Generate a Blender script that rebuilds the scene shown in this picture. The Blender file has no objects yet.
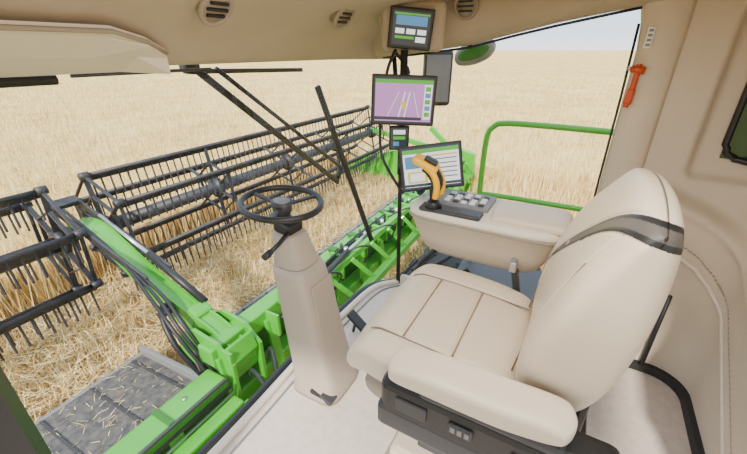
import bpy, bmesh, math, random
from mathutils import Vector, Matrix, Euler
random.seed(7)
C=bpy.context.collection
# ---------------------------------------------------------------- materials
def mat(name,col,rough=.5,metal=0,noise=None,bump=0,bscale=200,spec=.5,emit=None,coat=0):
    m=bpy.data.materials.new(name);m.use_nodes=True;nt=m.node_tree
    b=nt.nodes['Principled BSDF']
    b.inputs['Base Color'].default_value=(*col,1);b.inputs['Roughness'].default_value=rough
    b.inputs['Metallic'].default_value=metal;b.inputs['Specular IOR Level'].default_value=spec
    b.inputs['Coat Weight'].default_value=coat
    tc=nt.nodes.new('ShaderNodeTexCoord')
    if noise:
        col2,sc=noise
        n=nt.nodes.new('ShaderNodeTexNoise');n.inputs['Scale'].default_value=sc;n.inputs['Detail'].default_value=6
        r=nt.nodes.new('ShaderNodeMix');r.data_type='RGBA'
        r.inputs[6].default_value=(*col,1);r.inputs[7].default_value=(*col2,1)
        cr=nt.nodes.new('ShaderNodeMapRange');cr.inputs[1].default_value=.35;cr.inputs[2].default_value=.65
        nt.links.new(tc.outputs['Object'],n.inputs['Vector']);nt.links.new(n.outputs['Fac'],cr.inputs[0])
        nt.links.new(cr.outputs[0],r.inputs[0]);nt.links.new(r.outputs[2],b.inputs['Base Color'])
    if bump:
        n2=nt.nodes.new('ShaderNodeTexNoise');n2.inputs['Scale'].default_value=bscale;n2.inputs['Detail'].default_value=4
        bp=nt.nodes.new('ShaderNodeBump');bp.inputs['Strength'].default_value=bump;bp.inputs['Distance'].default_value=.01
        nt.links.new(tc.outputs['Object'],n2.inputs['Vector']);nt.links.new(n2.outputs['Fac'],bp.inputs['Height'])
        nt.links.new(bp.outputs[0],b.inputs['Normal'])
    if emit:
        b.inputs['Emission Color'].default_value=(*emit[0],1);b.inputs['Emission Strength'].default_value=emit[1]
    return m
LEATHER=mat('cream_leather',(.72,.60,.46),.40,noise=((.68,.565,.43),3),bump=.12,bscale=260)
SEAM=mat('leather_seam',(.24,.17,.12),.6)
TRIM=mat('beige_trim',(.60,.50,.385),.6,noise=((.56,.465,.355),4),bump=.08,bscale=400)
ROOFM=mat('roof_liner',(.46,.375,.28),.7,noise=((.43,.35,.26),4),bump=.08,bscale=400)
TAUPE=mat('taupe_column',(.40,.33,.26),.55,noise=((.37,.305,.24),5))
TRIMD=mat('beige_trim_dark',(.30,.25,.19),.6)  # darker beige for rims, seams and base parts
TRIML=mat('light_trim',(.72,.64,.53),.5)
FLOORM=mat('floor_mat',(.66,.56,.49),.8,noise=((.58,.49,.43),25),bump=.3,bscale=300)
BLACK=mat('black_plastic',(.014,.014,.016),.45)
DARK=mat('dark_grey_plastic',(.04,.04,.045),.5)
GREY=mat('grey_plastic',(.20,.20,.21),.5)
STEEL=mat('steel',(.6,.6,.6),.3,metal=.9)
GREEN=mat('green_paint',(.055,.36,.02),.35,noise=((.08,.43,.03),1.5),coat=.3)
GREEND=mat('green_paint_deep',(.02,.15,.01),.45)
REELM=mat('dark_reel_steel',(.018,.018,.022),.5,noise=((.035,.035,.042),5))
BELT=mat('draper_belt',(.055,.055,.06),.8,noise=((.13,.12,.11),14),bump=.4,bscale=60)
RUBBER=mat('tyre_rubber',(.03,.03,.03),.85)
WHITE=mat('white_plastic',(.8,.8,.78),.45)
YELLOW=mat('yellow_plastic',(.9,.45,.005),.4)
RED=mat('orange_red_plastic',(.50,.06,.01),.4)
BAND=mat('seat_band_grey',(.10,.088,.08),.5)
S_DARK=mat('screen_dark',(.02,.025,.03),.2,emit=((.03,.04,.05),1))
S_PINK=mat('screen_pink',(.1,.1,.1),.3,emit=((.55,.20,.58),1.2))
S_WHITE=mat('screen_white',(.1,.1,.1),.3,emit=((.8,.82,.8),1.5))
S_GREEN=mat('screen_green',(.05,.1,.03),.3,emit=((.06,.50,.02),1))
S_BLUE=mat('screen_blue',(.05,.1,.1),.3,emit=((.06,.25,.5),1))
S_YEL=mat('screen_yellow',(.1,.1,.02),.3,emit=((1,.65,.05),1))
HEDGE_REFL=mat('window_hedge_reflection',(.02,.07,.025),.08)  # green hedge reflection painted in as the pane's own colour
def wheat(name,c1,c2,c3,s1,s2,bump,lo=.38,hi=.62):
    m=bpy.data.materials.new(name);m.use_nodes=True;nt=m.node_tree;b=nt.nodes['Principled BSDF']
    b.inputs['Roughness'].default_value=.9;b.inputs['Specular IOR Level'].default_value=.1
    tc=nt.nodes.new('ShaderNodeTexCoord')
    a=nt.nodes.new('ShaderNodeTexNoise');a.inputs['Scale'].default_value=s1;a.inputs['Detail'].default_value=10;a.inputs['Roughness'].default_value=.8
    d=nt.nodes.new('ShaderNodeTexNoise');d.inputs['Scale'].default_value=s2;d.inputs['Detail'].default_value=8;d.inputs['Roughness'].default_value=.75
    for n in(a,d): nt.links.new(tc.outputs['Object'],n.inputs['Vector'])
    r=nt.nodes.new('ShaderNodeValToRGB');e=r.color_ramp.elements
    e[0].position=lo;e[0].color=(*c1,1);e[1].position=hi;e[1].color=(*c3,1)
    x=e.new((lo+hi)/2);x.color=(*c2,1)
    mx=nt.nodes.new('ShaderNodeMath');mx.operation='MULTIPLY_ADD';mx.inputs[1].default_value=.5
    m2=nt.nodes.new('ShaderNodeMath');m2.operation='MULTIPLY';m2.inputs[1].default_value=.5
    nt.links.new(d.outputs['Fac'],m2.inputs[0]);nt.links.new(a.outputs['Fac'],mx.inputs[0]);nt.links.new(m2.outputs[0],mx.inputs[2])
    nt.links.new(mx.outputs[0],r.inputs[0]);nt.links.new(r.outputs[0],b.inputs['Base Color'])
    bp=nt.nodes.new('ShaderNodeBump');bp.inputs['Strength'].default_value=bump;bp.inputs['Distance'].default_value=.12
    nt.links.new(d.outputs['Fac'],bp.inputs['Height']);nt.links.new(bp.outputs[0],b.inputs['Normal'])
    return m
WHEAT=wheat('wheat_crop',(.40,.24,.06),(.80,.56,.20),(.95,.76,.36),.5,7,.8)
STUB=wheat('stubble_ground',(.24,.15,.05),(.60,.42,.18),(.88,.68,.36),2.0,18,.9)
ST1=mat('straw_light',(.95,.78,.42),.8);ST2=mat('straw_gold',(.80,.55,.20),.8);ST3=mat('straw_brown',(.38,.23,.07),.9)
def glassmat(name,tint,refl):
    m=bpy.data.materials.new(name);m.use_nodes=True;nt=m.node_tree;nt.nodes.clear()
    o=nt.nodes.new('ShaderNodeOutputMaterial');t=nt.nodes.new('ShaderNodeBsdfTransparent');g=nt.nodes.new('ShaderNodeBsdfGlossy')
    x=nt.nodes.new('ShaderNodeMixShader');t.inputs[0].default_value=(*tint,1);g.inputs['Roughness'].default_value=.02;x.inputs[0].default_value=refl
    nt.links.new(t.outputs[0],x.inputs[1]);nt.links.new(g.outputs[0],x.inputs[2]);nt.links.new(x.outputs[0],o.inputs[0]);return m
GLASS=glassmat('window_glass',(.985,.99,.985),.015)
# ---------------------------------------------------------------- mesh builder
def cat(pts,k=6,closed=False):
    P=[Vector(p) for p in pts];n=len(P);out=[]
    rng=range(n if closed else n-1)
    for i in rng:
        if closed: a,b,c,d=P[i-1],P[i],P[(i+1)%n],P[(i+2)%n]
        else: a,b,c,d=P[max(i-1,0)],P[i],P[i+1],P[min(i+2,n-1)]
        for j in range(k):
            t=j/k;out.append(.5*((2*b)+(c-a)*t+(2*a-5*b+4*c-d)*t*t+(3*b-a-3*c+d)*t**3))
    if not closed: out.append(P[-1])
    return out
class B:
    def __init__(s,name): s.n=name;s.v=[];s.f=[];s.mi=[];s.sm=[];s.M=[]
    def mid(s,m):
        if m not in s.M: s.M.append(m)
        return s.M.index(m)
    def add(s,V,F,m,smooth=False):
        o=len(s.v);s.v+=[tuple(x) for x in V];s.f+=[tuple(i+o for i in f) for f in F]
        if isinstance(m,list): s.mi+=[s.mid(x) for x in m]
        else: s.mi+=[s.mid(m)]*len(F)
        s.sm+=[smooth]*len(F)
    def box(s,c,size,m,rot=(0,0,0),bev=0,seg=2):
        bm=bmesh.new();bmesh.ops.create_cube(bm,size=1)
        for v in bm.verts: v.co=Vector((v.co.x*size[0],v.co.y*size[1],v.co.z*size[2]))
        if bev: bmesh.ops.bevel(bm,geom=bm.edges[:],offset=bev,segments=seg,profile=.5,affect='EDGES')
        M=Matrix.Translation(c)@(rot if isinstance(rot,Matrix) else Euler([math.radians(a) for a in rot]).to_matrix().to_4x4())
        bm.verts.ensure_lookup_table()
        bm.verts.index_update()
        V=[M@v.co for v in bm.verts];F=[[v.index for v in f.verts] for f in bm.faces]
        s.add(V,F,m,False);bm.free()
    def beam(s,p0,p1,w,h,m,bev=.01,up=(0,0,1)):
        p0=Vector(p0);p1=Vector(p1);d=(p1-p0);L=d.length;d.normalize()
        side=d.cross(Vector(up)).normalized();u=side.cross(d)
        R=Matrix((side,d,u)).transposed().to_4x4()
        s.box((p0+p1)/2,(w,L,h),m,R,bev,1)
    def tube(s,pts,r,m,n=8,closed=False,caps=True,radii=None):
        P=[Vector(p) for p in pts];N=len(P);V=[];F=[]
        prev=None
        for i,p in enumerate(P):
            if closed: d=P[(i+1)%N]-P[i-1]
            else: d=P[min(i+1,N-1)]-P[max(i-1,0)]
            if d.length<1e-9: d=Vector((0,0,1))
            d.normalize()
            if prev is None:
                a=Vector((0,0,1)) if abs(d.z)<.9 else Vector((1,0,0));a=(a-d*a.dot(d)).normalized()
            else: a=(prev-d*prev.dot(d)).normalized()
            prev=a;b=d.cross(a);rr=radii[i] if radii else r
            for k in range(n):
                t=2*math.pi*k/n;V.append(p+(a*math.cos(t)+b*math.sin(t))*rr)
        for i in range(N if closed else N-1):
            j=(i+1)%N
            for k in range(n): F.append((i*n+k,i*n+(k+1)%n,j*n+(k+1)%n,j*n+k))
        if caps and not closed: F.append(tuple(range(n-1,-1,-1)));F.append(tuple((N-1)*n+k for k in range(n)))
        s.add(V,F,m,n>=6)
    def loft(s,rings,m,smooth=True,caps=True):
        n=len(rings[0]);V=[p for r in rings for p in r];F=[]
        for i in range(len(rings)-1):
            for k in range(n): F.append((i*n+k,i*n+(k+1)%n,(i+1)*n+(k+1)%n,(i+1)*n+k))
        if caps: F.append(tuple(range(n-1,-1,-1)));F.append(tuple((len(rings)-1)*n+k for k in range(n)))
        s.add(V,F,m,smooth)
    def pad(s,w,d,top,bot,fn,m,k=.3,n=5,res=40,groove=None,mf=None,wt=None):
        """rounded cushion; fn maps local (x,y,h)->world; groove(x,y)->depth; mf(x,y,side)->material"""
        N=res;V=[];F=[];MM=[];idx={}
        for side in (1,-1):
            for i in range(N+1):
                for j in range(N+1):
                    a=math.sin(math.pi/2*(2*i/N-1));b=math.sin(math.pi/2*(2*j/N-1))
                    edge=i in(0,N) or j in(0,N)
                    if edge and side==-1: idx[(side,i,j)]=idx[(1,i,j)];continue
                    x=a*math.sqrt(1-k*b*b/2)*w/2;y=b*math.sqrt(1-k*a*a/2)*d/2
                    if wt: x*=wt(b)
                    h=max(0,(1-abs(a)**n)*(1-abs(b)**n))**(1/n)
                    if side==1:
                        z=top*h
                        if groove: z-=groove(x,y)*min(1,h*1.2)
                    else: z=-bot*h
                    idx[(side,i,j)]=len(V);V.append(fn(x,y,z))
        for side in (1,-1):
            for i in range(N):
                for j in range(N):
                    q=[idx[(side,i,j)],idx[(side,i+1,j)],idx[(side,i+1,j+1)],idx[(side,i,j+1)]]
                    if side==-1:q.reverse()
                    F.append(q)
                    if mf:
                        a=math.sin(math.pi/2*(2*(i+.5)/N-1));b=math.sin(math.pi/2*(2*(j+.5)/N-1))
                        x=a*math.sqrt(1-k*b*b/2)*w/2;y=b*math.sqrt(1-k*a*a/2)*d/2
                        if wt:x*=wt(b)
                        MM.append(mf(x,y,side))
        s.add(V,F,MM if mf else m,True)
    def done(s,parent=None,auto=True):
        me=bpy.data.meshes.new(s.n);me.from_pydata(s.v,[],s.f)
        for m in s.M: me.materials.append(m)
        me.polygons.foreach_set('material_index',s.mi);me.polygons.foreach_set('use_smooth',s.sm)
        me.update()
        o=bpy.data.objects.new(s.n,me);C.objects.link(o)
        if parent:o.parent=parent
        return o
def sell(cx,cy,z,hw,hd,e=3.5,n=28):
    r=[]
    for k in range(n):
        t=2*math.pi*k/n;c,s_=math.cos(t),math.sin(t)
        r.append(Vector((cx+hw*math.copysign(abs(c)**(2/e),c),cy+hd*math.copysign(abs(s_)**(2/e),s_),z)))
    return r
def sst(a,b_,x):
    t=min(1,max(0,(x-a)/(b_-a)));return t*t*(3-2*t)
# ================================================================= OUTSIDE
GZ=-1.8;CZ=-1.12;FY=6.3;FX=9.5
b=B('ground');b.add([(-2500,-2500,GZ),(3500,-2500,GZ),(3500,3500,GZ),(-2500,3500,GZ)],[(0,1,2,3)],STUB);b.done()
b=B('wheat_field')
def slab(x0,x1,y0,y1,z):
    b.add([(x0,y0,z),(x1,y0,z),(x1,y1,z),(x0,y1,z),(x0,y0,GZ),(x1,y0,GZ),(x1,y1,GZ),(x0,y1,GZ)],
          [(0,1,2,3),(0,4,5,1),(0,3,7,4),(1,5,6,2)],WHEAT)
slab(-2400,3400,FY,3400,CZ);slab(FX,3400,-2400,FY,CZ);slab(4.6,FX,-40,1.3,CZ)
def blade(x,y,z,h,w,lean,m):
    a=random.uniform(0,6.28);t=random.uniform(0,6.28);dx,dy=math.cos(a)*w,math.sin(a)*w
    lx,ly=math.cos(t)*lean,math.sin(t)*lean
    b.add([(x-dx,y-dy,z),(x+dx,y+dy,z),(x+lx+dx*.5,y+ly+dy*.5,z+h),(x+lx*1.3,y+ly*1.3,z+h*1.25),(x+lx-dx*.5,y+ly-dy*.5,z+h)],[(0,1,2,3,4)],m)
MS=[ST1,ST1,ST2,ST2,ST3]
MS2=[ST1,ST1,ST1,ST1,ST2,ST2,ST3]
for i in range(80000):
    r=6+44*random.random()**1.5;a=math.radians(random.uniform(-24,88))
    x=r*math.cos(a);y=r*math.sin(a)
    inside=(y>FY) or x>FX or (x>4.6 and y<1.3)
    if not inside: continue
    sc=.6+r/30
    blade(x,y,CZ-.05,random.uniform(.10,.30),.005*sc+.002,random.uniform(.0,.08),random.choice(MS2))
for i in range(7000):   # taller stand next to the machine
    x=random.uniform(4.62,FX);y=random.uniform(-2.5,1.28)
    blade(x,y,CZ-.1,random.uniform(.15,.38),.008,random.uniform(.02,.10),random.choice(MS))
for i in range(2500):
    x=random.uniform(-4,11);blade(x,FY-.02+random.uniform(-.12,.02),GZ,random.uniform(.5,.75),.01,.1,random.choice(MS))
for i in range(1500):
    if i%2: x,y=4.58,random.uniform(-3,1.3)
    else: x,y=random.uniform(4.6,FX),1.33
    blade(x,y,GZ,random.uniform(.55,.85),.012,.1,random.choice(MS))
b.done()
b=B('cut_straw')
for i in range(26000):
    x=random.uniform(-2.5,9.4);y=random.uniform(3.95 if x<1.6 else 3.6,6.3) if random.random()<.75 else random.uniform(.5,2.3)
    if random.random()<.5: blade(x,y,GZ+random.uniform(0,.1),random.uniform(.06,.22),.006,random.uniform(0,.1),random.choice(MS))
    else: blade(x,y,GZ+random.uniform(.02,.16),random.uniform(.0,.05),.007,random.uniform(.12,.35),random.choice(MS))
for i in range(500):
    x=random.uniform(-1.5,1.45);y=random.uniform(2.75,3.8);blade(x,y,-1.425-.09*(y-3.22),.01,.003,random.uniform(.02,.09),random.choice(MS))
b.done()
# ---- reels
RY,RZ,RR=5.0,-.42,.66
def reel(x0,x1,y0=RY,z0=RZ,R=RR,nb=6,ph=.35):
    b=B('pickup_reel')
    b.tube([(x0,y0,z0),(x1,y0,z0)],.09,REELM,12)
    bats=[]
    for k in range(nb):
        t=ph+2*math.pi*k/nb;y=y0+R*math.cos(t);z=z0+R*math.sin(t);bats.append((y,z))
        b.tube([(x0,y,z),(x1,y,z)],.028,REELM,8)
        b.box(((x0+x1)/2,y+.03,z-.05),(x1-x0,.014,.07),REELM,(18,0,0))
        x=x0+.06
        while x<x1:
            b.tube([(x,y,z),(x+.01,y+.02,z-.05),(x+.01,y-.015,z-.32)],.0115,REELM,4)
            x+=.11
    n=max(2,round((x1-x0)/1.7))
    for i in range(n+1):
        x=x0+(x1-x0)*i/n
        end=i in(0,n)
        for k,(y,z) in enumerate(bats):
            b.beam((x,y0,z0),(x,y,z),.02,.06,REELM,.003,up=(1,0,0))
            y2,z2=bats[(k+1)%nb]
            b.beam((x,y0+(y-y0)*.62,z0+(z-z0)*.62),(x,y0+(y2-y0)*.62,z0+(z2-z0)*.62),.02,.045,REELM,.003,up=(1,0,0))
            if end:
                b.beam((x,y,z),(x,y2,z2),.02,.04,REELM,.003,up=(1,0,0))
                b.tube([(x-.05,y,z),(x+.05,y,z)],.05,REELM,10)
        b.tube([(x-.04,y0,z0),(x+.04,y0,z0)],.16,REELM,16)
    return b.done()
reel(2.05,8.9);reel(-4.2,1.55,ph=.62)
# ---- header
b=B('combine_header')
X0,X1=-4.3,9.2
def beamx(x0,x1,y,z,dy,dz,m,bev=.02,rot=0): b.box(((x0+x1)/2,y,z),(x1-x0,dy,dz),m,(rot,0,0),bev)
beamx(1.5,X1,2.62,-.98,.2,.2,GREEN);beamx(X0,1.5,2.50,-1.20,.24,.18,GREEN)
beamx(X0,1.5,2.25,-1.34,.14,.10,GREEN)
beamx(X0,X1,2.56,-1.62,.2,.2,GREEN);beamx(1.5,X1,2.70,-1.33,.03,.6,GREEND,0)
beamx(X0,1.5,2.64,-1.4,.03,.3,DARK,0)
beamx(X0,1.5,3.22,-1.45,1.15,.03,BELT,.005,-5)   # left draper belt
beamx(1.9,X1,3.08,-1.50,.72,.03,BELT,.005,-4)
x=X0+.2
while x<X1:
    if x<1.45: b.box((x,3.22,-1.425),(.02,1.12,.014),DARK,(-5,0,0))
    elif x>1.95: b.box((x,3.08,-1.475),(.03,.7,.02),DARK,(-4,0,0))
    x+=.42
b.box((1.5,3.22,-1.40),(.05,1.2,.12),GREY,(-5,0,0),bev=.01)
beamx(X0,1.5,3.83,-1.52,.06,.05,GREY);beamx(1.9,X1,3.47,-1.55,.06,.05,GREY)
x=X0   # knife guards
while x<X1:
    if x<1.5 or x>1.9: 
        yk=3.9 if x<1.5 else 3.55
        b.tube([(x,yk,-1.56),(x,yk+.10,-1.58)],.012,GREY,5,radii=[.014,.003])
    x+=.09
beamx(1.5,X1,2.80,-1.2,.04,.34,BELT,.005)
beamx(X0,1.5,2.37,-1.12,.03,.03,DARK,.005)
b.tube([(X0,2.34,-1.2),(1.5,2.34,-1.2)],.016,BLACK,8);b.tube([(X0,2.31,-1.26),(1.5,2.31,-1.26)],.012,STEEL,8)
x=X0+.3
while x<X1:
    if x>1.5:
        b.beam((x,2.5,-.98),(x,2.4,-1.65),.05,.12,GREEN,.008,up=(1,0,0));b.box((x,2.5,-1.02),(.03,.3,.26),GREEN)
    else:
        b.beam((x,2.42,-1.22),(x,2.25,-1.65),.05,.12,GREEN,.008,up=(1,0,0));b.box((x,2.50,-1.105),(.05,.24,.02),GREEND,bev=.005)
    b.tube([(x+.2,2.5,-1.11),(x+.2,2.5,-1.095)],.02,STEEL,8)
    x+=.62
# rear lattice on the right part with cylinders / hoses
b.beam((2.3,2.2,-.75),(6.5,2.35,-.85),.08,.10,GREEN)
b.beam((2.3,1.95,-1.15),(X1,2.2,-1.2),.10,.12,GREEN)
for i in range(13):
    x=2.4+i*.5
    b.beam((x,2.2,-.78),(x+.25,2.0,-1.15),.04,.06,GREEN,.005)
    b.box((x,2.42,-.84),(.05,.2,.14),GREEN,bev=.01)
    b.box((x+.2,2.62,-.86),(.10,.12,.06),GREEND,bev=.01)
    b.tube([(x+.1,2.35,-.8),(x+.1,2.35,-.7)],.03,STEEL,10)
    b.tube([(x+.3,2.56,-.88),(x+.3,2.56,-.80)],.022,DARK,8)
b.tube([(2.4,2.1,-.62),(3.4,2.25,-.68)],.035,BLACK,10);b.tube([(3.4,2.25,-.68),(4.1,2.35,-.73)],.02,STEEL,8)
for k in range(5):
    o=.05*k
    b.tube(cat([(1.9+o,1.7,-.75),(2.3+o,2.0+o,-.55-o),(3.0,2.35+o*.5,-.72-o),(4.0,2.45,-.75-o),(5.2,2.5,-.8-o)]),.016,BLACK,6)
for k in range(6):
    x=2.6+k*.7;b.tube(cat([(x,2.35,-.74),(x+.15,2.1,-.60),(x+.35,2.05,-.72),(x+.4,2.2,-1.0)]),.013,BLACK,6)
# end divider (far)
b.loft([[Vector((X1+dx,y,z)) for dx,z in((-.1,z0),(.1,z0),(.1,z1),(-.1,z1))] for y,z0,z1 in((2.2,-1.75,-.75),(3.0,-1.75,-.55),(4.4,-1.75,-.9),(5.6,-1.75,-1.3),(6.2,-1.75,-1.6))],GREEN,False)
b.beam((X1-.3,2.5,-.75),(X1-.3,5.0,-.35),.10,.12,GREEN)
b.beam((X1-.3,2.4,-.9),(X1-.3,3.3,-.15),.10,.12,GREEN)
b.done()
# ---- reel support arm
b=B('reel_support_arm')
xa=1.76
path=[(2.45,-1.12,.30),(2.75,-1.0,.36),(3.15,-.86,.28),(3.8,-.58,.20),(4.5,-.24,.16),(5.0,-.28,.14)]
P=cat([(0,y,z) for y,z,h in path],6);H=cat([(0,h,0) for y,z,h in path],6)
for sx in(-.075,.075):
    b.loft([[Vector((xa+sx+dx,p.y,p.z+q*h.y/2)) for dx,q in((-.012,-1),(.012,-1),(.012,1),(-.012,1))] for p,h in zip(P,H)],GREEN,False)
b.loft([[Vector((xa+dx,p.y,p.z+h.y/2*q+.0)) for dx,q in((-.075,.75),(.075,.75),(.075,.86),(-.075,.86))] for p,h in zip(P,H)],GREEN,False)
for sx in(-.18,.16):
    pl=[(2.34,-1.48),(2.34,-1.02),(2.52,-.84),(2.84,-.80),(3.08,-.96),(3.12,-1.22),(2.95,-1.48)]
    b.loft([[Vector((xa+sx+dx,y,z)) for y,z in pl] for dx in(-.018,.018)],GREEN,False)
b.box((xa,2.56,-1.15),(.33,.34,.26),GREEN,(12,0,0),bev=.03,seg=3)
b.box((xa+.02,3.02,-.84),(.22,.16,.24),GREEN,(25,0,0),bev=.04)
b.box((xa-.02,2.40,-.96),(.30,.05,.18),GREEN,(-20,0,0),bev=.01)
for y,z in((2.75,-1.02),(3.3,-.8),(4.7,-.25),(2.5,-1.32)): b.tube([(xa-.22,y,z),(xa+.20,y,z)],.04,REELM,12)
for sx in(-.13,.13):
    b.box((xa+sx,4.95,-.35),(.025,.4,.26),REELM,(5,0,0),bev=.01)
    b.beam((xa+sx,3.5,-.50),(xa+sx,5.15,-.02),.03,.10,REELM)
    b.beam((xa+sx,5.15,-.02),(xa+sx,5.0,-.40),.03,.08,REELM)
b.box((xa,5.12,-.02),(.30,.14,.06),REELM,(20,0,0),bev=.01)
b.tube([(xa+.1,3.0,-.72),(xa+.1,3.8,-.38)],.04,BLACK,10);b.tube([(xa+.1,3.8,-.38),(xa+.1,4.6,-.1)],.02,STEEL,8)
for o in(0,.05,.1):
    b.tube(cat([(xa-.16-o,2.6,-1.25),(xa-.22-o,2.9,-.76),(xa-.15-o,3.3,-.56),(xa-.12,4.0,-.34),(xa-.1,4.9,-.02)]),.018,BLACK,6)
b.tube(cat([(xa-.22,2.75,-1.4),(xa-.32,2.95,-.95),(xa-.24,3.2,-.7),(xa-.1,3.25,-.75),(xa-.05,2.95,-1.1)]),.028,BLACK,7)
b.done()
# ---- feeder house
b=B('feeder_house')
b.loft([[Vector((x,y,z)) for x,z in((.8,z0),(1.5,z0),(1.5,z1),(.8,z1))] for y,z0,z1 in((.2,-1.4,-.8),(1.3,-1.5,-1.0),(2.15,-1.72,-1.30))],GREEN,False)
for x in(.82,1.48): b.beam((x,.4,-.8),(x,2.13,-1.27),.05,.06,GREEN)
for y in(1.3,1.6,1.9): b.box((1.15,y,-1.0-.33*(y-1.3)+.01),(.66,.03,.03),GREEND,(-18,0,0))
b.tube(cat([(1.45,1.5,-1.0),(1.55,1.75,-.85),(1.75,2.0,-.85),(1.85,2.15,-.95),(1.85,2.2,-1.1)]),.018,BLACK,8)
b.tube(cat([(1.40,1.6,-1.0),(1.5,1.9,-.9),(1.58,2.1,-.95),(1.60,2.16,-1.05)]),.018,BLACK,8)
b.done()
# front tyre
b=B('front_tyre')
tc=Vector((3.0,.55,-.92));prof=[(-.3,.55),(-.33,.7),(-.31,.82),(-.24,.86),(0,.87),(.24,.86),(.31,.82),(.33,.7),(.3,.55)]
rings=[]
for k in range(48):
    t=2*math.pi*k/48;rings.append([tc+Vector((x,r*math.cos(t),r*math.sin(t))) for x,r in prof])
rings.append(rings[0]);b.loft(rings,RUBBER,True,False)
for k in range(24):
    for sgn in(-1,1):
        t=2*math.pi*(k+.25*sgn)/24
        b.box(tc+Matrix.Rotation(t,3,'X')@Vector((.15*sgn,0,.86)),(.3,.06,.05),RUBBER,Matrix.Rotation(t,4,'X')@Matrix.Rotation(math.radians(28*sgn),4,'Z'))
b.tube([tc-Vector((.2,0,0)),tc+Vector((.2,0,0))],.55,YELLOW,32)
b.done()
# platform rail
b=B('platform_handrail')
b.tube(cat([(2.8,.60,-.02),(2.8,.60,.6),(2.8,.60,1.0),(2.8,.56,1.10),(2.8,.48,1.13),(2.8,.2,1.135),(2.8,-.3,1.13),(2.8,-.8,1.13)],5),.021,GREEN,10)
b.tube(cat([(2.8,.60,.58),(2.8,.3,.59),(2.8,-.8,.59)],3),.02,GREEN,10)
b.tube([(2.8,-.75,-.02),(2.8,-.75,1.13)],.02,GREEN,10)
b.box((2.53,-.08,-.01),(.6,1.45,.05),DARK,bev=.01)
b.done()
# outside mirrors
b=B('exterior_mirror')
b.tube(cat([(2.2,1.05,1.72),(2.45,1.05,1.70),(2.62,.98,1.6)]),.018,BLACK,8)
b.box((2.62,.95,1.42),(.06,.20,.36),BLACK,(0,0,30),bev=.025)
b.box((2.587,.932,1.42),(.006,.16,.30),GREY,(0,0,30))
b.done()
b=B('wide_angle_mirror')
b.pad(.25,.14,.05,.03,lambda x,y,h:Vector((2.52-h,.68-x,1.585+y+.25*x)),GREY,k=.9,n=2.5,res=16)
b.pad(.22,.11,.052,.0,lambda x,y,h:Vector((2.515-h,.68-x,1.585+y+.25*x)),GREEND,k=.9,n=2.5,res=16)
b.tube([(2.24,.75,1.70),(2.5,.70,1.62)],.014,BLACK,8)
b.done()
# ================================================================= CAB SHELL
b=B('floor')
b.box((.85,.14,-.04),(2.6,1.94,.08),FLOORM)
b.done()
def edge(dy,z): return cat([(-.6,1.11+dy,z),(.6,1.11+dy,z),(1.2,1.13+dy,z),(1.7,1.13+dy,z),(2.0,1.10+dy,z),(2.15,.98+dy,z)])
b=B('trim_1')   # front sill
b.tube(edge(0,.012),.020,TRIML,8);b.tube(edge(.05,-.01),.028,BLACK,8);b.tube(edge(-.06,.003),.006,GREY,6)
b.done()
# ceiling
b=B('ceiling')
sec=cat([(0,1.40,1.62),(0,1.37,1.555),(0,1.31,1.56),(0,1.20,1.635),(0,1.05,1.715),(0,.86,1.775),(0,.55,1.83),(0,0,1.85),(0,-.9,1.86)],5)
xs=[-.9,-.3,.3,.9,1.5,1.9,2.05,2.2];sh=[0,0,0,0,0,-.01,-.08,-.25]
rings=[]
for x,q in zip(xs,sh):
    rings.append([Vector((x,p.y+q*sst(.4,1.3,p.y),p.z)) for p in sec]+[Vector((x,-.9,1.98)),Vector((x,1.25+q,1.9))])
b.loft(rings,ROOFM,True)
b.done()
b=B('sun_visor_panel')
pts=[(1.345,1.545),(1.24,1.59),(1.15,1.638),(1.12,1.655)]
rings=[]
for x,inset in((-.6,0),(-.2,0),(.3,0),(.62,0),(.74,.05),(.84,.12)):
    rr=[Vector((x,min(max(y,1.12+inset),1.345),z-.010+inset*-.45*(1 if y<1.12+inset else 0))) for y,z in pts]
    rings.append(rr+[p+Vector((0,.006,.012)) for p in reversed(rr)])
b.loft(rings,TRIML,False)
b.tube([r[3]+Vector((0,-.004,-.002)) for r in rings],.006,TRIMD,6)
b.done()
def vent(x,y,z,n=Vector((0,-.6,-.5)),a=Vector((1,0,0)),R=.052):
    b=B('air_vent')
    n=n.normalized();c=n.cross(a).normalized()
    o=Vector((x,y,z))
    ring=lambda r:[o+(a*math.cos(t)+c*math.sin(t))*r for t in[2*math.pi*k/28 for k in range(28)]]
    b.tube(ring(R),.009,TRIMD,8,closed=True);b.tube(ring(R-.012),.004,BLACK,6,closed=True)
    b.tube([o-n*.03,o+n*.004],R-.002,TRIMD,28)
    for q in(-.02,0,.02):
        L=math.sqrt(.038**2-q*q)
        b.beam(o+c*q-a*L+n*.006,o+c*q+a*L+n*.006,.008,.01,BLACK,0,up=n)
    b.done()
vent(.89,1.03,1.712);vent(1.51,.98,1.725);vent(1.965,.595,1.785,Vector((-1,0,-.25)),Vector((0,1,0)))
# side roof rail
b=B('trim_2')
rings=[]
for y,zl in((1.12,1.56),(1.0,1.57),(.9,1.58),(.6,1.62),(.4,1.665),(.2,1.71),(0,1.745),(-.13,1.765),(-.5,1.80),(-.9,1.82)):
    rings.append([Vector((2.0,y,1.93)),Vector((1.98,y,max(zl+.05,1.70))),Vector((2.04,y,zl+.015)),Vector((2.09,y,zl)),Vector((2.2,y,zl+.01)),Vector((2.22,y,1.95))])
b.loft(rings,ROOFM,True)
b.tube([(2.1,1.1,1.56),(2.1,.9,1.575),(2.1,.6,1.61),(2.1,.4,1.657),(2.1,.2,1.70),(2.1,0,1.738),(2.1,-.12,1.76)],.006,BLACK,6)
b.done()
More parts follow.
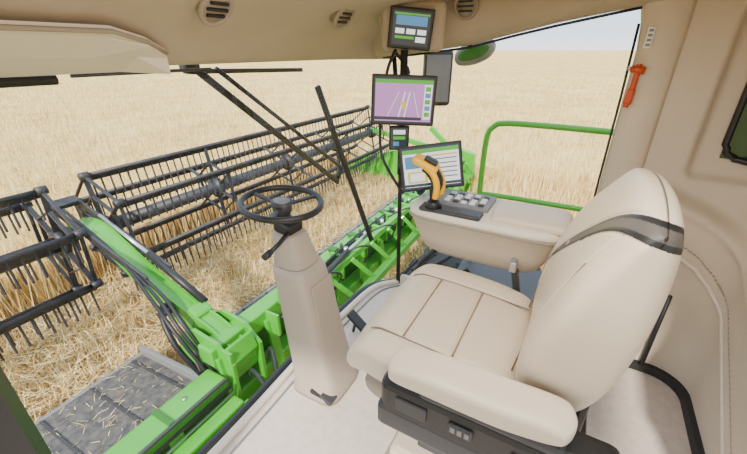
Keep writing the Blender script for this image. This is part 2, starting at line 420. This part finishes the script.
# right pillar
b=B('pillar_trim')
rings=[]
for z,dy in((0,-.05),(.3,-.03),(1.0,-.02),(1.4,-.02),(1.6,-.02),(1.7,-.01),(1.78,.01),(1.85,.06)):
    rings.append([Vector((x,y,z)) for x,y in((2.20,-.12+dy),(2.10,-.115+dy),(2.07,-.135+dy),(2.06,-.19),(2.06,-.27),(2.09,-.29),(2.20,-.29))])
b.loft(rings,TRIM,True)
b.tube([(2.105,-.145,0),(2.105,-.128,1.0),(2.105,-.125,1.4),(2.105,-.118,1.7)],.006,BLACK,6)
b.done()
b=B('pillar_front_right');b.tube([(2.15,.98,-.05),(2.15,.99,1.0),(2.14,1.05,1.58)],.014,BLACK,10);b.done()
b=B('pillar_front_left')
b.loft([[Vector((x,y,z)) for x,y in((-.12,.95),(.10,.95),(.13,1.02),(.10,1.10),(-.12,1.10))] for z in(-.1,1.54)],BLACK,False)
b.done()
# right / rear wall
path=[]
y=-.28
while y>-.58: path.append((Vector((2.1,y,0)),Vector((-1,0,0))));y-=.0125
for k in range(0,19):
    t=math.pi/2*k/18;path.append((Vector((1.88+.22*math.cos(t),-.58-.22*math.sin(t),0)),Vector((-math.cos(t),math.sin(t),0))))
x=1.86
while x>.9: path.append((Vector((x,-.8,0)),Vector((0,1,0))));x-=.0125
dist=[0]
for i in range(1,len(path)): dist.append(dist[-1]+(path[i][0]-path[i-1][0]).length)
seam=lambda s:.92-.60*s
def off(s,z):
    o=0
    sill=1.08-.42*min(s,.9)
    o+=.07*(1-sst(sill-.035,sill+.02,z))
    o+=.025*math.exp(-((z-sill+.05)/.03)**2)
    qx=max(0,abs(s-.46)-.24);qz=max(0,abs(z-1.42)-.30);q=math.hypot(qx,qz)
    o-=.045*(1-sst(.02,.06,q))
    o-=.02*(1-sst(seam(s)-.07,seam(s)-.05,z))
    o-=.012*math.exp(-((z-seam(s))/.009)**2)
    return o
def wall(name,i0,i1):
    b=B(name);Z=[k*.0125 for k in range(0,150)];V=[];F=[];n=len(Z)
    for i in range(i0,i1+1):
        p,nn=path[i]
        for z in Z: V.append(p+nn*off(dist[i],z)+Vector((0,0,z)))
    for i in range(i1-i0):
        for j in range(n-1): F.append((i*n+j,(i+1)*n+j,(i+1)*n+j+1,i*n+j+1))
    b.add(V,F,TRIM,True);return b
def P2(s,z,o):
    i=min(range(len(dist)),key=lambda k:abs(dist[k]-s));p,nn=path[i]
    return p+nn*(o)+Vector((0,0,z))
ic=next(i for i,(p,q) in enumerate(path) if p.y<-.57)
wall('wall_right',0,ic).done();wall('wall_rear',ic,len(path)-1).done()
b=B('trim_3')
b.tube([P2(s,seam(s)-.055,off(s,seam(s)-.045)-.004) for s in[.03+.05*k for k in range(24)]],.010,TRIML,8)
b.tube([P2(s,seam(s),off(s,seam(s))+.002) for s in[.03+.05*k for k in range(24)]],.005,TRIMD,6)
b.done()
b=B('baseboard_rear')
ss=[.02+.04*k for k in range(32)]
b.loft([[P2(s,0,.04),P2(s,0,.080),P2(s,.04,.072),P2(s,.05,.04)] for s in ss],BLACK,False)
b.tube([P2(.27,.04,.07),P2(.27,.5,.07)],.012,BLACK,8)
b.done()
b=B('window_1')
ol=[]
for cx,cz,t0 in((.72,1.56,0),(.34,1.56,90),(.34,1.23,180),(.72,1.23,270)):
    for k in range(7):
        t=math.radians(t0+15*k);ol.append((cx+.06*math.cos(t),cz+.06*math.sin(t)))
b.tube([P2(s,z,-.03) for s,z in ol],.013,BLACK,8,closed=True)
g=12
V=[];F=[]
for i in range(g+1):
    for j in range(2): V.append(P2(.28+.50*i/g,1.17 if j==0 else 1.62,-.038))
for i in range(g): F.append((2*i,2*i+2,2*i+3,2*i+1))
b.add(V,F,HEDGE_REFL,True);b.done()
# glass
b=B('windshield')
V=[];F=[];nz=8
ex=[(-.1,1.18),(.3,1.18),(.8,1.19),(1.3,1.2),(1.7,1.19),(1.9,1.16),(2.05,1.09),(2.12,1.01)]
for x,y0 in ex:
    for j in range(nz+1):
        z=.02+1.5*j/nz;V.append((x,y0+.15*z*sst(2.3,1.8,x) if x>1.8 else y0+.12*z,z))
for i in range(len(ex)-1):
    for j in range(nz): a=i*(nz+1)+j;F.append((a,a+nz+1,a+nz+2,a+1))
b.add(V,F,GLASS,True);b.done()
b=B('window_2');b.add([(2.14,.95,.02),(2.14,-.11,.02),(2.14,-.11,1.74),(2.14,.3,1.68),(2.14,.98,1.56)],[(0,1,2,3,4)],GLASS);b.done()
b=B('baseboard_right')
b.box((2.13,.40,.05),(.05,1.1,.10),TRIM,bev=.02);b.done()
b=B('emergency_hammer')
o=Vector((2.045,-.155,1.46))
b.tube(cat([o+Vector((0,.0,.085)),o+Vector((0,-.002,.06)),o+Vector((0,0,.03)),o,o+Vector((0,.004,-.05)),o+Vector((0,.008,-.09))],4),.012,RED,10)
b.tube([o+Vector((-.005,.026,.068)),o+Vector((-.005,-.026,.06))],.016,RED,12)
b.tube([o+Vector((-.005,.036,.069)),o+Vector((-.005,.026,.068))],.008,STEEL,8)
b.box(o+Vector((0,.004,-.045)),(.03,.034,.07),RED,(3,0,0),bev=.01)
b.done()
b=B('wall_switch_plate');b.box((2.055,-.165,1.645),(.012,.026,.08),WHITE,bev=.004)
for k in range(4): b.box((2.048,-.165,1.618+k*.018),(.004,.016,.010),GREY)
b.done()
# wipers
b=B('windshield_wiper')
b.beam((1.08,1.43,1.53),(1.95,1.35,.80),.02,.03,BLACK,.004)
b.beam((1.18,1.43,1.53),(1.98,1.35,.90),.014,.02,BLACK,.004)
b.beam((1.85,1.40,1.41),(2.26,1.27,.24),.024,.035,BLACK,.004)
b.tube([(1.06,1.41,1.54),(1.06,1.46,1.54)],.03,BLACK,12)
b.tube([(1.95,1.37,.80),(1.98,1.34,.90)],.018,BLACK,8)
b.beam((1.08,1.44,1.52),(1.75,1.42,1.50),.012,.02,BLACK,.003)
b.done()
b=B('sun_blind_roller');b.tube([(-.4,1.36,1.527),(.56,1.36,1.522)],.014,BLACK,10);b.tube([(.60,1.36,1.53),(1.1,1.36,1.53)],.006,DARK,8);b.done()
# ================================================================= STEERING COLUMN
b=B('steering_column')
R=[]
for z,cx,cy,hw,hd in((0,1.14,.92,.145,.14),(.03,1.14,.92,.145,.14),(.06,1.14,.925,.128,.13),(.25,1.138,.955,.120,.12),(.5,1.132,.99,.110,.108),(.68,1.128,1.02,.102,.098),(.71,1.128,1.03,.094,.092)):
    R.append(sell(cx,cy,z,hw,hd,4.5))
b.loft(R,TAUPE,True)
b.box((1.136,.99-.117,.42),(.15,.012,.44),TAUPE,(-9,0,0),bev=.005)
R=[]
for k in range(15):
    z=.71+.0105*k;t=k/14;r=.086-.024*t+(.006 if k%2 else 0);R.append(sell(1.130+.007*t,1.035+.035*t,z,r,r,3.2))
b.loft(R,TAUPE,True)
b.box((1.14,1.075,.882),(.10,.10,.06),BLACK,(10,0,0),bev=.015)
b.tube([(1.10,1.04,.87),(1.02,1.03,.85),(.96,1.02,.845)],.010,BLACK,8)
b.tube([(.96,1.02,.845),(.92,1.015,.84)],.015,BLACK,8)
o=Vector((1.150,1.108,.982));T=Matrix.Rotation(math.radians(5),3,'X')
ring=[o+T@Vector((.176*math.cos(t),.176*math.sin(t),0)) for t in[2*math.pi*k/48 for k in range(48)]]
b.tube(ring,.0145,BLACK,10,closed=True)
b.tube([o-T@Vector((0,0,.07)),o-T@Vector((0,0,.02)),o+T@Vector((0,0,.008))],.05,DARK,20,radii=[.035,.045,.05])
b.tube([o+T@Vector((0,0,.008)),o+T@Vector((0,0,.012))],.036,GREY,20)
for a in(90,205,335):
    t=math.radians(a);d=Vector((math.cos(t),math.sin(t),0))
    b.beam(o+T@(d*.04+Vector((0,0,-.012))),o+T@(d*.172),.026,.012,BLACK,.004)
b.box((1.03,.86,.035),(.06,.13,.03),BLACK,(12,0,0),bev=.008)
b.box((1.02,.82,.05),(.06,.07,.012),DARK,(20,0,0),bev=.004)
b.done()
b=B('foot_pedal')
b.box((1.52,.95,.10),(.07,.15,.02),BLACK,(40,0,0),bev=.006);b.beam((1.52,.99,.0),(1.52,.97,.09),.02,.02,BLACK)
b.done()
# ================================================================= SEAT
seat=bpy.data.objects.new('driver_seat',None);C.objects.link(seat)
def gl(d,w=.007,dep=.013): return dep*math.exp(-(d/w)**2)
b=B('seat_cushion')
def sx_(y): return .19+.02*math.cos(y*4)
def cg(x,y):
    g=gl(abs(x)-sx_(y)) 
    if abs(x)<.2: g+=gl(y-.10)+gl(y+.08)
    return g
def cf(x,y,h):
    lift=.02*sst(.2,.29,abs(x))
    return Vector((1.14+x,.30+y,.60+h+lift+.015*math.sin((y+.1)*4)-.05*sst(.18,.3,y)))
b.pad(.68,.60,.085,.11,cf,LEATHER,k=.35,n=4,res=120,groove=cg)
for sg in(-1,1): b.tube([cf(sg*sx_(y),y,.0745) for y in[-.27+.5*k/24 for k in range(25)]],.0032,SEAM,5)
for yy in(.10,-.08): b.tube([cf(x,yy,.0745) for x in[-.2+.4*k/12 for k in range(13)]],.0032,SEAM,5)
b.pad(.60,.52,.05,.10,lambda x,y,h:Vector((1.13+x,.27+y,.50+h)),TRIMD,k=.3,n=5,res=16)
b.done(seat)
b=B('seat_back')
Lb=.72
def bw(bv): return 1-.10*sst(-.3,-1,bv)-.08*sst(.1,1,bv)
lean=math.radians(12)
upv=Vector((0,-math.sin(lean),math.cos(lean)));frv=Vector((0,math.cos(lean),math.sin(lean)))
def bf(x,y,h):
    yy=y+Lb/2
    th=1-.30*sst(.3,.76,yy)
    hh=h*th
    if h>=0: hh+=.30*x*x*(1-sst(.5,.72,yy))+.012*math.sin(yy*7)
    return Vector((1.185,-.055,.58))+Vector((x,0,0))+upv*yy+frv*hh
def band(x): return .530-.85*x-1.1*x*x-Lb/2
def bg(x,y):
    g=0
    if x<.22: g+=gl(y-band(x)-.034,.004,.006)+gl(y-band(x)+.034,.004,.006)
    if y<band(x)-.03: g+=gl(abs(x)-.19-.02*sst(-.3,.2,y))
    return g
def bm_(x,y,s):
    d=abs(y-band(x))
    if (s==1 and x<.25) or (s==-1 and x<-.12):
        wd=.030*(1-.6*sst(.1,.25,x))
        if d<wd: return BLACK if d>wd*.5 else BAND
    return LEATHER
b.pad(.71,Lb,.10,.12,bf,LEATHER,k=.42,n=3.6,res=200,groove=bg,mf=bm_,wt=bw)
for sg in(-1,1): 
    b.tube([bf(sg*(.19+.02*sst(-.3,.2,y)),y,.0890) for y in[-.32+(.30 if sg>0 else .48)*k/24 for k in range(25)]],.0032,SEAM,5)
c0=bf(.12,.05,.10);b.tube([c0-frv*.008,c0+frv*.003],.012,TRIMD,14)
b.done(seat)
b=B('armrest_left')
b.pad(.13,.50,.034,.045,lambda x,y,h:Vector((.758+x,.11+y,.768+h-.015*sst(.1,.27,y)+.012*sst(-.05,-.25,y))),LEATHER,k=.35,n=4,res=40)
b.box((.758,.06,.72),(.10,.38,.04),DARK,bev=.015)
b.done(seat)
b=B('seat_base')
b.box((.775,.06,.635),(.12,.64,.14),BLACK,bev=.03,seg=3)
b.box((.765,.14,.55),(.10,.50,.10),DARK,bev=.02)
b.box((1.14,.1,.50),(.62,.62,.09),BLACK,bev=.02)
for k in range(6): b.box((1.14,.08,.20+.045*k),(.46-.02*(k%2),.46-.02*(k%2),.03),DARK,bev=.01)
b.box((1.14,.1,.11),(.58,.62,.14),TRIM,bev=.03)
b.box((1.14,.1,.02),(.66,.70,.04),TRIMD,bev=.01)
b.box((.713,.27,.64),(.010,.10,.05),DARK,bev=.004);b.box((.711,.12,.645),(.010,.07,.035),DARK,bev=.004)
for k in range(3): b.box((.706,.10+.02*k,.645),(.008,.012,.018),GREY)
b.box((.713,-.06,.63),(.010,.09,.04),DARK,bev=.004);b.box((.708,-.06,.635),(.006,.03,.02),GREY)
b.tube([(.72,-.2,.64),(.70,-.2,.64)],.03,DARK,16)
b.box((1.14,-.14,.66),(.5,.08,.16),BLACK,bev=.02)
b.beam((1.50,.10,.62),(1.50,.13,.74),.045,.025,DARK,.006,up=(0,1,0));b.box((1.50,.135,.755),(.05,.03,.05),STEEL,bev=.006)
b.box((1.50,.135,.785),(.04,.024,.016),GREY,bev=.003)
b.done(seat)
# ================================================================= CONSOLE
con=bpy.data.objects.new('armrest_console',None);C.objects.link(con)
b=B('console_body')
def cs(z,x0,x1,y0,y1,e=5): return sell((x0+x1)/2,(y0+y1)/2,z,(x1-x0)/2,(y1-y0)/2,e,40)
b.loft([cs(.70,1.54,1.70,.08,.52),cs(.73,1.51,1.73,.04,.57),cs(.80,1.49,1.76,.0,.61),cs(.88,1.47,1.79,-.03,.64),cs(.885,1.465,1.795,-.03,.645),cs(.90,1.465,1.795,-.03,.645)],TRIM,True)
b.loft([cs(.90,1.46,1.80,-.04,.65),cs(.925,1.46,1.80,-.04,.65),cs(.94,1.48,1.78,-.02,.63)],TRIML,True)
b.tube([p+Vector((0,0,0)) for p in cs(.90,1.458,1.802,-.042,.652)],.004,TRIMD,5,closed=True)
b.pad(.24,.32,.03,.02,lambda x,y,h:Vector((1.61+x,.11+y,.945+h)),LEATHER,k=.3,n=4,res=24)
b.box((1.67,.42,.945),(.20,.26,.02),GREY,bev=.008)
for i in range(5):
    for j in range(4):
        b.box((1.61+.035*j,.33+.04*i,.958),(.024,.026,.01),WHITE if (i+j)%3 else DARK,bev=.003)
b.box((1.51,.44,.945),(.08,.28,.02),DARK,bev=.008)
b.beam((1.62,.30,.2),(1.62,.30,.72),.12,.12,DARK);b.box((1.62,.30,.1),(.2,.3,.2),TRIM,bev=.03)
b.tube(cat([(1.55,.5,.72),(1.53,.58,.6),(1.6,.5,.5),(1.62,.35,.6)]),.012,BLACK,8)
b.done(con)
b=B('joystick')
o=Vector((1.50,.52,.955))
b.tube([o,o+Vector((0,0,.03))],.035,BLACK,16,radii=[.04,.025])
path2=cat([o+Vector((0,0,.02)),o+Vector((0,.0,.07)),o+Vector((.0,-.01,.12)),o+Vector((-.005,.015,.165)),o+Vector((-.01,.045,.19))],5)
n=len(path2)
b.tube(path2,.02,BLACK,12,radii=[.014+.016*math.sin(min(1,i/(n-1)*1.25)*math.pi*.55) for i in range(n)])
b.tube(cat([o+Vector((-.025,-.015,.05)),o+Vector((-.03,-.02,.11)),o+Vector((-.032,.0,.16)),o+Vector((-.03,.04,.19))],4),.015,YELLOW,8)
b.tube(cat([o+Vector((.025,-.02,.05)),o+Vector((.03,-.025,.11)),o+Vector((.03,.0,.16)),o+Vector((.02,.04,.19))],4),.015,YELLOW,8)
b.box(o+Vector((-.005,.045,.195)),(.09,.12,.035),YELLOW,(25,0,10),bev=.014)
b.box(o+Vector((-.008,.02,.212)),(.045,.06,.02),BLACK,(25,0,10),bev=.006)
b.done(con)
# ================================================================= MONITORS
def screen(name,c,w,h,az,tilt,roll,draw,bez=.012,th=.03,post=None):
    R=Matrix.Rotation(math.radians(az),4,'Z')@Matrix.Rotation(math.radians(90-tilt),4,'X')@Matrix.Rotation(math.radians(roll),4,'Z')
    M=Matrix.Translation(c)@R
    b=B(name)
    def bx(x,y,z,sx,sy,sz,m,bev=0): b.box(M@Vector((x,y,z)),(sx,sy,sz),m,R,bev)
    bx(0,0,-th/2,w,h,th,BLACK,.006);bx(0,0,.0005,w-2*bez,h-2*bez,.002,S_DARK)
    W,H=w-2*bez,h-2*bez
    def px(u0,v0,u1,v1,m,l=1): bx(-W/2+W*(u0+u1)/2,H/2-H*(v0+v1)/2,.0016+.0006*l,W*abs(u1-u0),H*abs(v1-v0),.001,m)
    def ln(u0,v0,u1,v1,wd,m,l=3):
        p=Vector((-W/2+W*u0,H/2-H*v0,.0016+.0006*l));q=Vector((-W/2+W*u1,H/2-H*v1,.0016+.0006*l))
        b.beam(M@p,M@q,wd,.001,m,0,up=(M.to_3x3()@Vector((0,0,1))))
    draw(px,ln)
    if post: 
        for p,q,r in post: b.tube([p,q],r,BLACK,10)
    return b.done()
def d1(px,ln):
    px(.02,.04,.98,.96,S_PINK);px(.02,.04,.98,.12,S_GREEN,2);px(.84,.14,.97,.9,S_WHITE,2)
    ln(.42,.9,.52,.3,.005,S_WHITE);ln(.52,.9,.60,.3,.005,S_WHITE);ln(.22,.9,.42,.3,.002,S_WHITE);ln(.78,.9,.66,.3,.002,S_WHITE)
    px(.47,.52,.55,.66,S_YEL,4);px(.02,.86,.82,.93,S_DARK,4)
    for k in range(5): px(.86,.18+.14*k,.95,.28+.14*k,S_BLUE if k%2 else S_GREEN,3)
def d2(px,ln):
    px(.02,.04,.98,.96,S_WHITE);px(.02,.04,.98,.14,S_GREEN,2);px(.05,.2,.45,.5,S_BLUE,2);px(.5,.2,.95,.24,S_YEL,2)
    for k in range(5): px(.5,.3+.11*k,.94,.33+.11*k,GREY,2)
    px(.08,.58,.42,.86,S_YEL,2);px(.12,.62,.38,.82,S_WHITE,3);px(.02,.88,.98,.95,S_DARK,3)
def d3(px,ln):
    px(.03,.05,.97,.95,S_DARK);px(.08,.12,.92,.40,S_BLUE,2)
    for k in range(3): px(.08+.3*k,.5,.32+.3*k,.65,S_WHITE,2)
    px(.08,.72,.6,.80,S_GREEN,2);px(.65,.72,.92,.88,S_WHITE,2);px(.03,.05,.97,.10,S_GREEN,3)
screen('terminal_monitor',(1.65,.755,1.385),.30,.225,-61,0,-2,d1,post=[((1.74,.80,1.0),(1.74,.80,1.60),.018),((1.70,.78,1.385),(1.67,.765,1.385),.03)])
screen('terminal_monitor',(1.62,.585,1.10),.295,.215,-66,12,8,d2,post=[((1.74,.80,1.08),(1.65,.61,1.09),.02),((1.74,.80,1.06),(1.66,.64,.95),.022)])
screen('yield_display',(1.75,.775,1.685),.20,.17,-61,-6,-5,d3,bez=.016,th=.04)
b=B('display_housing')
R=Matrix.Rotation(math.radians(-61),4,'Z')@Matrix.Rotation(math.radians(96),4,'X')
b.box((1.83,.80,1.70),(.30,.22,.08),ROOFM,R,bev=.03,seg=3)
b.box((1.93,.90,1.77),(.22,.26,.14),ROOFM,(0,0,29),bev=.04,seg=3);b.done()
def d4(px,ln):
    px(.05,.05,.95,.95,S_DARK);px(.15,.1,.85,.3,S_WHITE,2);px(.15,.4,.85,.55,S_GREEN,2);px(.15,.65,.5,.85,S_BLUE,2)
screen('handheld_terminal',(1.69,.79,1.20),.10,.12,-61,0,0,d4,bez=.008,th=.025)
b=B('monitor_cable')
b.tube(cat([(1.77,.86,1.60),(1.72,.88,1.5),(1.70,.90,1.3),(1.68,.88,1.1),(1.60,.72,.95)]),.008,BLACK,6)
b.tube(cat([(1.78,.88,1.60),(1.80,.8,1.50),(1.76,.85,1.42)]),.008,BLACK,6)
b.done()
# ================================================================= LIGHT
w=bpy.data.worlds.new('sky');bpy.context.scene.world=w;w.use_nodes=True;nt=w.node_tree
bgn=nt.nodes['Background'];bgn.inputs[1].default_value=2.3
tc=nt.nodes.new('ShaderNodeTexCoord');sp=nt.nodes.new('ShaderNodeSeparateXYZ');r=nt.nodes.new('ShaderNodeValToRGB')
r.color_ramp.elements[0].position=.0;r.color_ramp.elements[0].color=(.93,.97,1,1)
r.color_ramp.elements[1].position=.5;r.color_ramp.elements[1].color=(.70,.83,1,1)
e=r.color_ramp.elements.new(.06);e.color=(.66,.83,1,1)
nt.links.new(tc.outputs['Generated'],sp.inputs[0]);nt.links.new(sp.outputs[2],r.inputs[0]);nt.links.new(r.outputs[0],bgn.inputs[0])
l=bpy.data.lights.new('sun','SUN');l.energy=7.5;l.angle=math.radians(4);l.color=(1,.93,.80)
o=bpy.data.objects.new('sun',l);C.objects.link(o)
d=Vector((.75,.15,-.62));o.rotation_euler=d.to_track_quat('-Z','Y').to_euler()
l=bpy.data.lights.new('cab_fill_light','AREA');l.energy=20;l.size=.8;l.color=(1,.96,.88)  # added fill to brighten the interior, not a fixture of the cab
o=bpy.data.objects.new('cab_fill_light',l);C.objects.link(o);o.location=(.7,.1,1.82)
# camera
cam=bpy.data.cameras.new('camera');cam.lens=17.83;cam.sensor_width=36;cam.clip_end=6000;cam.clip_start=.02
o=bpy.data.objects.new('camera',cam);C.objects.link(o);o.location=(0,0,1.6);o.rotation_euler=(math.radians(64.4),0,math.radians(-61))
bpy.context.scene.camera=o
